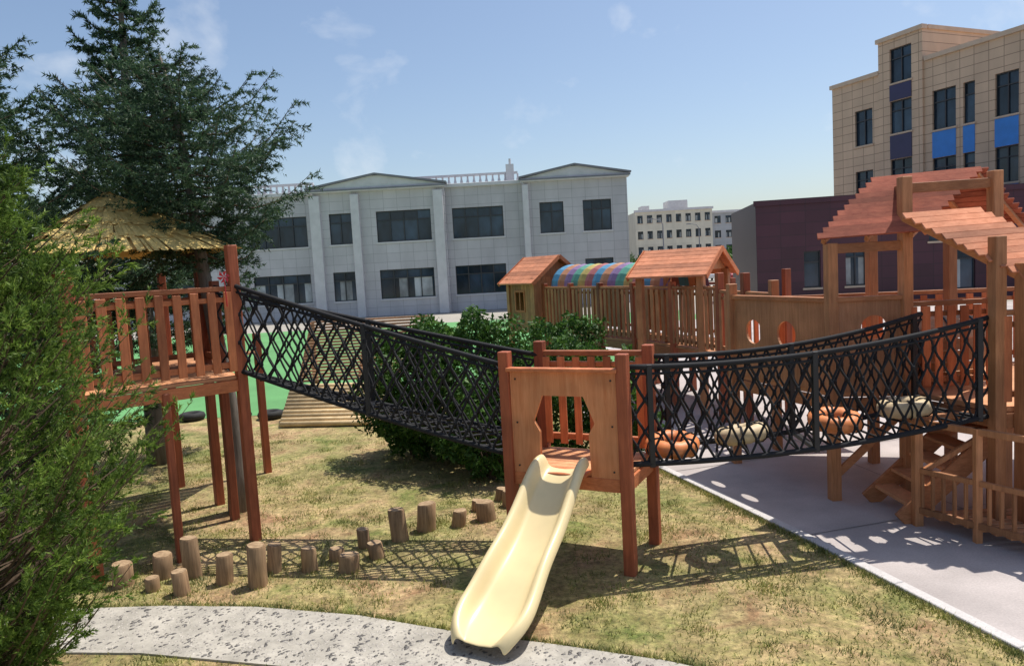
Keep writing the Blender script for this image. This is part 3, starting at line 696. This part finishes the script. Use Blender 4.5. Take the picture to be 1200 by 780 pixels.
# ------------------------------------------------------------------ buildings
def facade(e,tag,x0,x1,z0,z1,y,wins,mat,depth=.22):
    xs=sorted(set([x0,x1]+[w[0] for w in wins]+[w[1] for w in wins])); zs=sorted(set([z0,z1]+[w[2] for w in wins]+[w[3] for w in wins]))
    W=MB();F=MB();G=MB();Cu=MB();Si=MB()
    for a,b in zip(xs[:-1],xs[1:]):
        for c,d in zip(zs[:-1],zs[1:]):
            mx,mz=(a+b)/2,(c+d)/2
            if any(w[0]<mx<w[1] and w[2]<mz<w[3] for w in wins): continue
            W.quad((a,y,c),(b,y,c),(b,y,d),(a,y,d))
    for w in wins:
        a,b,c,d,n=w[:5]; kind=w[5] if len(w)>5 else 0; yb=y+depth
        W.quad((a,y,c),(a,yb,c),(b,yb,c),(b,y,c)); W.quad((a,y,d),(b,y,d),(b,yb,d),(a,yb,d))
        W.quad((a,y,c),(a,y,d),(a,yb,d),(a,yb,c)); W.quad((b,y,c),(b,yb,c),(b,yb,d),(b,y,d))
        for k in range(n):
            p,q=a+(b-a)*k/n,a+(b-a)*(k+1)/n; yy=yb-.02+random.uniform(-.006,.006)
            tr=d-(d-c)*.30
            if kind and random.random()<.75:
                wd=(q-p)*random.uniform(.35,.8); 
                if random.random()<.5: s0_,s1_=p,p+wd
                else: s0_,s1_=q-wd,q
                Cu.quad((s0_,yy-.004,c),(s1_,yy-.004,c),(s1_,yy-.004,tr),(s0_,yy-.004,tr))
            G.quad((p,yy,c),(q,yy+random.uniform(-.004,.004)+.004,c),(q,yy+.004,tr),(p,yy,tr)); G.quad((p,yy,tr),(q,yy,tr),(q,yy,d),(p,yy,d))
            F.box(p-.03,p+.03,yb-.1,yb-.03,c,d)
        F.box(b-.05,b,yb-.1,yb-.03,c,d); F.box(a,b,yb-.105,yb-.035,c,c+.06); F.box(a,b,yb-.105,yb-.035,d-.06,d); F.box(a,b,yb-.105,yb-.035,d-(d-c)*.30-.03,d-(d-c)*.30+.03)
        Si.box(a-.08,b+.08,y-.07,y+.02,c-.1,c-.003)
    part(e,tag+'_wall',W,mat,local=True);part(e,tag+'_frames',F,'frame',local=True);part(e,tag+'_glass',G,'glass',local=True)
    if Cu.v: part(e,tag+'_curtained_glass',Cu,'curtain',local=True)
    if Si.v: part(e,tag+'_sills',Si,'trim' if mat=='stone_g' else 'ttrim',local=True)
def shell(e,tag,x0,x1,y0,y1,z0,z1,mat):
    B=MB(); B.quad((x0,y0,z0),(x0,y0,z1),(x0,y1,z1),(x0,y1,z0));B.quad((x1,y0,z0),(x1,y1,z0),(x1,y1,z1),(x1,y0,z1));B.quad((x0,y1,z0),(x0,y1,z1),(x1,y1,z1),(x1,y1,z0));B.quad((x0,y0,z1),(x1,y0,z1),(x1,y1,z1),(x0,y1,z1))
    part(e,tag+'_shell',B,mat,local=True)
g=root('school_building',(0,50,0))
Z1,Z2=(4.95,7.0),(1.15,3.1)
def wn(a,b,n,both=True): return [(a,b,*Z1,n,0)]+([(a,b,*Z2,n,1)] if both else [])
facade(g,'left_bay',-27,-12.8,0,8.4,.7,wn(-25,-21.5,4)+wn(-17.4,-13.5,4),'stone_g'); 
facade(g,'gable_bay',-12.8,-4.0,0,8.4,0,wn(-11.8,-10.3,2)+wn(-8.65,-5.0,4),'stone_g')
facade(g,'mid_bay',-4.0,1.3,0,8.4,.7,wn(-3.6,-.15,4),'stone_g')
facade(g,'right_bay',1.3,8.2,0,8.4,0,wn(2.3,3.9,2)+wn(5.2,7.1,3),'stone_g')
shell(g,'left',-27,-12.8,.7,12,0,8.4,'stone_g');shell(g,'gable',-12.8,-4,0,12.1,0,8.401,'stone_g');shell(g,'mid',-4,1.3,.7,12,0,8.4,'stone_g');shell(g,'right',1.3,8.2,0,12.1,0,8.401,'stone_g')
T_=MB();DT=MB()
for a,b in ((-13.0,-12.3),(-10.25,-9.7),(-4.75,-4.1),(1.2,1.6)): T_.box(a,b,-.35,.9,0,8.2)
for a,b,y in ((-27,-13.0,.7),(-4.1,1.2,.7)): T_.box(a,b,y-.25,y+.5,8.38,8.62)
for a,b,zr in ((-13.1,-3.9,9.45),(1.1,8.35,9.35)):
    T_.box(a,b,-.4,.4,8.38,8.6)
    c=(a+b)/2
    T_.hexa([(a+.1,-.3,8.61),(b-.1,-.3,8.61),(b-.1,.5,8.61),(a+.1,.5,8.61),(c-.3,-.3,zr-.1),(c+.3,-.3,zr-.1),(c+.3,.5,zr-.1),(c-.3,.5,zr-.1)])
    DT.beam((a-.1,0,8.66),(c,0,zr),1.0,.12);DT.beam((b+.1,0,8.66),(c,0,zr),1.0,.12)
    DT.box(a-.05,b+.05,-.45,-.41,8.45,8.55)
part(g,'trim',T_,'trim',.02,local=True);part(g,'gable_coping',DT,'dtrim',local=True)
Bl=MB()
for a,b in ((-20,-13.2),(-9,1.0)):
    Bl.box(a,b,2.0,2.25,9.25,9.4); Bl.box(a,b,2.0,2.25,8.5,8.62)
    n=int((b-a)/.42)
    for k in range(n+1):
        x=a+(b-a)*k/n; Bl.tube([(x,2.12,8.6),(x,2.12,8.85),(x,2.12,9.05),(x,2.12,9.26)],[.06,.12,.07,.07],6)
Bl.box(.2,.75,1.9,2.4,8.4,9.9); Bl.box(-9.2,-8.9,1.9,2.3,8.4,9.6)
Bl.tube([(.5,2.2,9.9),(.5,2.2,10.3)],.08,8)
part(g,'roof_balustrade',Bl,'trim',local=True)
mh=root('maroon_hall',(12.72,38,0),math.atan2(-2,12.3))
facade(mh,'front',0,24,0,5.35,0,[(2.3,3.1,.9,2.75,1,1),(4.3,5.25,.9,2.95,2,1),(8.2,10.4,2.9,4.1,3,0),(9.3,10.3,.5,2.6,1,1),(12.5,14,.9,2.9,2,1)],'maroon'); shell(mh,'hall',0,24,0,9,0,5.35,'maroon')
mt=MB(); mt.box(-.1,24,-.12,.0-.003,5.15,5.42); part(mh,'parapet',mt,'maroon',local=True)
tb_=root('tan_office_building',(22.9,52,0),math.atan2(-12,4.87))
ws=[]
R3=[(9.5,11.8),(5.9,7.85),(2.1,4.1)]
for zz in R3: ws.append((1.9,3.3,*zz,2,0))
facade(tb_,'left_wing',0,3.9,0,13.8,0,ws,'stone_t')
facade(tb_,'stair_tower',3.9,7.05,0,15.7,-.12,[(4.75,6.3,12.9,15.0,2,0),(4.75,6.3,9.8,11.8,2,0),(4.75,6.3,6.2,8.2,2,0)],'stone_t')
ws=[]
for a,b,n in ((7.6,9.1,2),(9.55,10.25,1),(11.4,12.7,2),(13.1,14.6,2),(15.5,17,2),(18,19.5,2)):
    for zz in R3: ws.append((a,b,*zz,n,0))
facade(tb_,'right_wing',7.05,24,0,13.8,0,ws,'stone_t')
shell(tb_,'left',0,3.9,0,9,0,13.8,'stone_t');shell(tb_,'tower',3.9,7.05,-.12,9.1,0,15.7,'stone_t');shell(tb_,'right',7.05,24,0,9,0,13.8,'stone_t')
Bp=MB();Np=MB();Cp=MB()
for a,b in ((7.6,9.1),(9.55,10.25),(11.4,12.7),(13.1,14.6),(15.5,17)):
    Bp.box(a,b,-.03,.05,7.86,9.38); Bp.box(a,b,-.03,.05,4.12,5.78)
Np.box(4.75,6.3,-.16,-.1,11.82,12.78);Np.box(4.75,6.3,-.16,-.1,8.22,9.68);Np.box(4.75,6.3,-.16,-.1,3,6.08)
for a,b,z,y in ((-.1,3.88,13.8,0),(3.8,7.15,15.7,-.12),(7.17,24,13.8,0)): Cp.box(a,b,y-.15,y+.3,z-.12,z+.14)
Cp.box(3.8,4.1,.3,9.2,15.6,15.84);Cp.box(6.85,7.15,.3,9.2,15.6,15.84)
part(tb_,'blue_panels',Bp,'blue',local=True);part(tb_,'navy_panels',Np,'navy',local=True);part(tb_,'copings',Cp,'ttrim',local=True)
def block(name,loc,w,dp,h,mat,nx,nz,step=None):
    e=root(name,loc); ws=[]
    for i in range(nx):
        for j in range(nz):
            cx=w*(i+.5)/nx; cz=h*(j+.5)/nz; ws.append((cx-w/nx*.28,cx+w/nx*.28,cz-h/nz*.24,cz+h/nz*.26,2,1))
    facade(e,'front',0,w,0,h,0,ws,mat); shell(e,'mass',0,w,0,dp,0,h,mat)
    P=MB(); P.box(-.2,w+.2,-.3,.2,h-.1,h+.35)
    if step: P.box(w*.45,w*.7,1,6,h,h+2.0); P.box(w*.1,w*.2,1,5,h,h+1.2)
    part(e,'parapet',P,'trim',local=True)
block('apartment_block',(26.0,150,0),15.5,12,12.6,'cream',8,4,True)
block('apartment_block',(42,152,0),18,12,11.8,'pgrey',8,4)
block('apartment_block',(10,175,0),16,12,14.5,'pgrey',8,5)
T=[]
for k in range(26):
    cx=random.uniform(12,40); cy=random.uniform(108,128); R=random.uniform(1.2,2.2)
    n=500; d=RNG.normal(size=(n,3)); d/=np.linalg.norm(d,axis=1,keepdims=True); p=np.array([cx,cy,R+.3])+d*R*RNG.uniform(.6,1,(n,1)); 
    u=RNG.normal(size=(n,3))*.28; v=RNG.normal(size=(n,3))*.28; T.append(np.stack([p,p+u,p+v],1))
trimesh('distant_trees',np.concatenate(T),'shrub')
def car(loc,rz,c):
    e=root('parked_car',loc,rz); m=plain('car_paint',c,.25,.03,1,0,0)
    B=MB(); pr=[(-2.1,.35),(-2.15,.75),(-1.9,.95),(-1.1,1.0),(1.2,1.0),(2.0,.85),(2.15,.6),(2.1,.35)]
    n=len(pr); B.v=[(x,-.85,z) for x,z in pr]+[(x,.85,z) for x,z in pr]; B.f=[tuple(range(n)),tuple(range(n,2*n))[::-1]]+[(k,n+k,n+(k+1)%n,(k+1)%n) for k in range(n)]
    part(e,'body',B,m,.08,local=True)
    Gm=MB(); Gm.hexa([(-1.5,-.78,1.0),(1.1,-.78,1.0),(1.1,.78,1.0),(-1.5,.78,1.0),(-1.0,-.62,1.42),(.5,-.62,1.42),(.5,.62,1.42),(-1.0,.62,1.42)]); part(e,'cabin_glass',Gm,'glass',.05,local=True)
    R=MB(); R.box(-.98,.48,-.6,.6,1.425,1.46); part(e,'roof',R,m,.02,local=True)
    Wh=MB()
    for x in (-1.35,1.35):
        for y in (-.8,.8): Wh.tube([(x,y-.1,.33),(x,y+.1,.33)],.33,14)
    part(e,'wheels',Wh,'rubber',local=True)
for x,y,c in ((17.5,88,(.5,.03,.03)),(20.3,88,(.7,.7,.7)),(23.2,87,(.65,.65,.66)),(26,88,(.08,.09,.1)),(16,80,(.7,.7,.7)),(24.5,80,(.35,.03,.03))): car((x,y,0),random.uniform(-.1,.1)+1.4,c)
for x,y in ((21,100),(31,120)):
    e=root('street_lamp',(x,y,0)); A=MB(); A.tube([(x,y,0),(x,y,7.5),(x-.4,y,8.1),(x-1.4,y,8.3)],[.1,.07,.05,.05],8); A.box(x-2.0,x-1.3,y-.12,y+.12,8.22,8.34); part(e,'pole_and_head',A,'dtrim')

# ------------------------------------------------------------------ light, world, camera
el=math.radians(66); az=Vector((.72,.52,0)).normalized()
sdir=Vector((az.x*math.cos(el),az.y*math.cos(el),math.sin(el)))
sun=bpy.data.lights.new('sun','SUN'); sun.energy=5; sun.angle=math.radians(.5); sun.color=(1,.95,.87)
so=bpy.data.objects.new('sun',sun); so.rotation_euler=sdir.to_track_quat('Z','Y').to_euler(); so.location=(0,0,30); col.objects.link(so)
w=bpy.data.worlds.new('World'); scn.world=w; w.use_nodes=True; nt=w.node_tree; bg=nt.nodes['Background']
sky=N(nt,'ShaderNodeTexSky'); sky.sky_type='NISHITA'; sky.sun_disc=False; sky.sun_elevation=el; sky.sun_rotation=math.atan2(az.x,az.y); sky.air_density=1.0; sky.dust_density=1.5; sky.ozone_density=1.6
tc=N(nt,'ShaderNodeTexCoord'); mp=N(nt,'ShaderNodeMapping'); mp.inputs['Scale'].default_value=(1.0,1.0,1.5); mp.inputs['Rotation'].default_value=(0,.45,.9)
nn_=N(nt,'ShaderNodeTexNoise'); nn_.inputs['Scale'].default_value=6.5; nn_.inputs['Detail'].default_value=7; nn_.inputs['Roughness'].default_value=.55; nn_.inputs['Distortion'].default_value=.2
nt.links.new(tc.outputs['Generated'],mp.inputs[0]); nt.links.new(mp.outputs[0],nn_.inputs['Vector'])
cf=ramp(nt,nn_.outputs['Fac'],[(.56,(0,0,0)),(.82,(.6,.6,.6))])
mx=N(nt,'ShaderNodeMix',data_type='RGBA'); nt.links.new(cf,mx.inputs[0]); nt.links.new(sky.outputs[0],mx.inputs[6]); mx.inputs[7].default_value=(6.9,7.1,7.4,1)
nt.links.new(mx.outputs[2],bg.inputs[0]); bg.inputs[1].default_value=.14
cam=bpy.data.cameras.new('camera'); co=bpy.data.objects.new('camera',cam); col.objects.link(co); scn.camera=co
cam.sensor_width=36; cam.lens=867/1200*36; cam.clip_end=2000; cam.clip_start=.05
th=math.atan(75/867); r=math.radians(3.2)
F=Vector((0,math.cos(th),-math.sin(th)));U=Vector((0,math.sin(th),math.cos(th)));Rv=Vector((1,0,0))
rt_=Rv*math.cos(r)-U*math.sin(r); upv=Rv*math.sin(r)+U*math.cos(r)
mt=Matrix((( rt_.x,upv.x,-F.x,0),(rt_.y,upv.y,-F.y,0),(rt_.z,upv.z,-F.z,2.7),(0,0,0,1)))
co.matrix_world=mt
scn.view_settings.view_transform='Standard'; scn.view_settings.look='None'; scn.view_settings.exposure=0
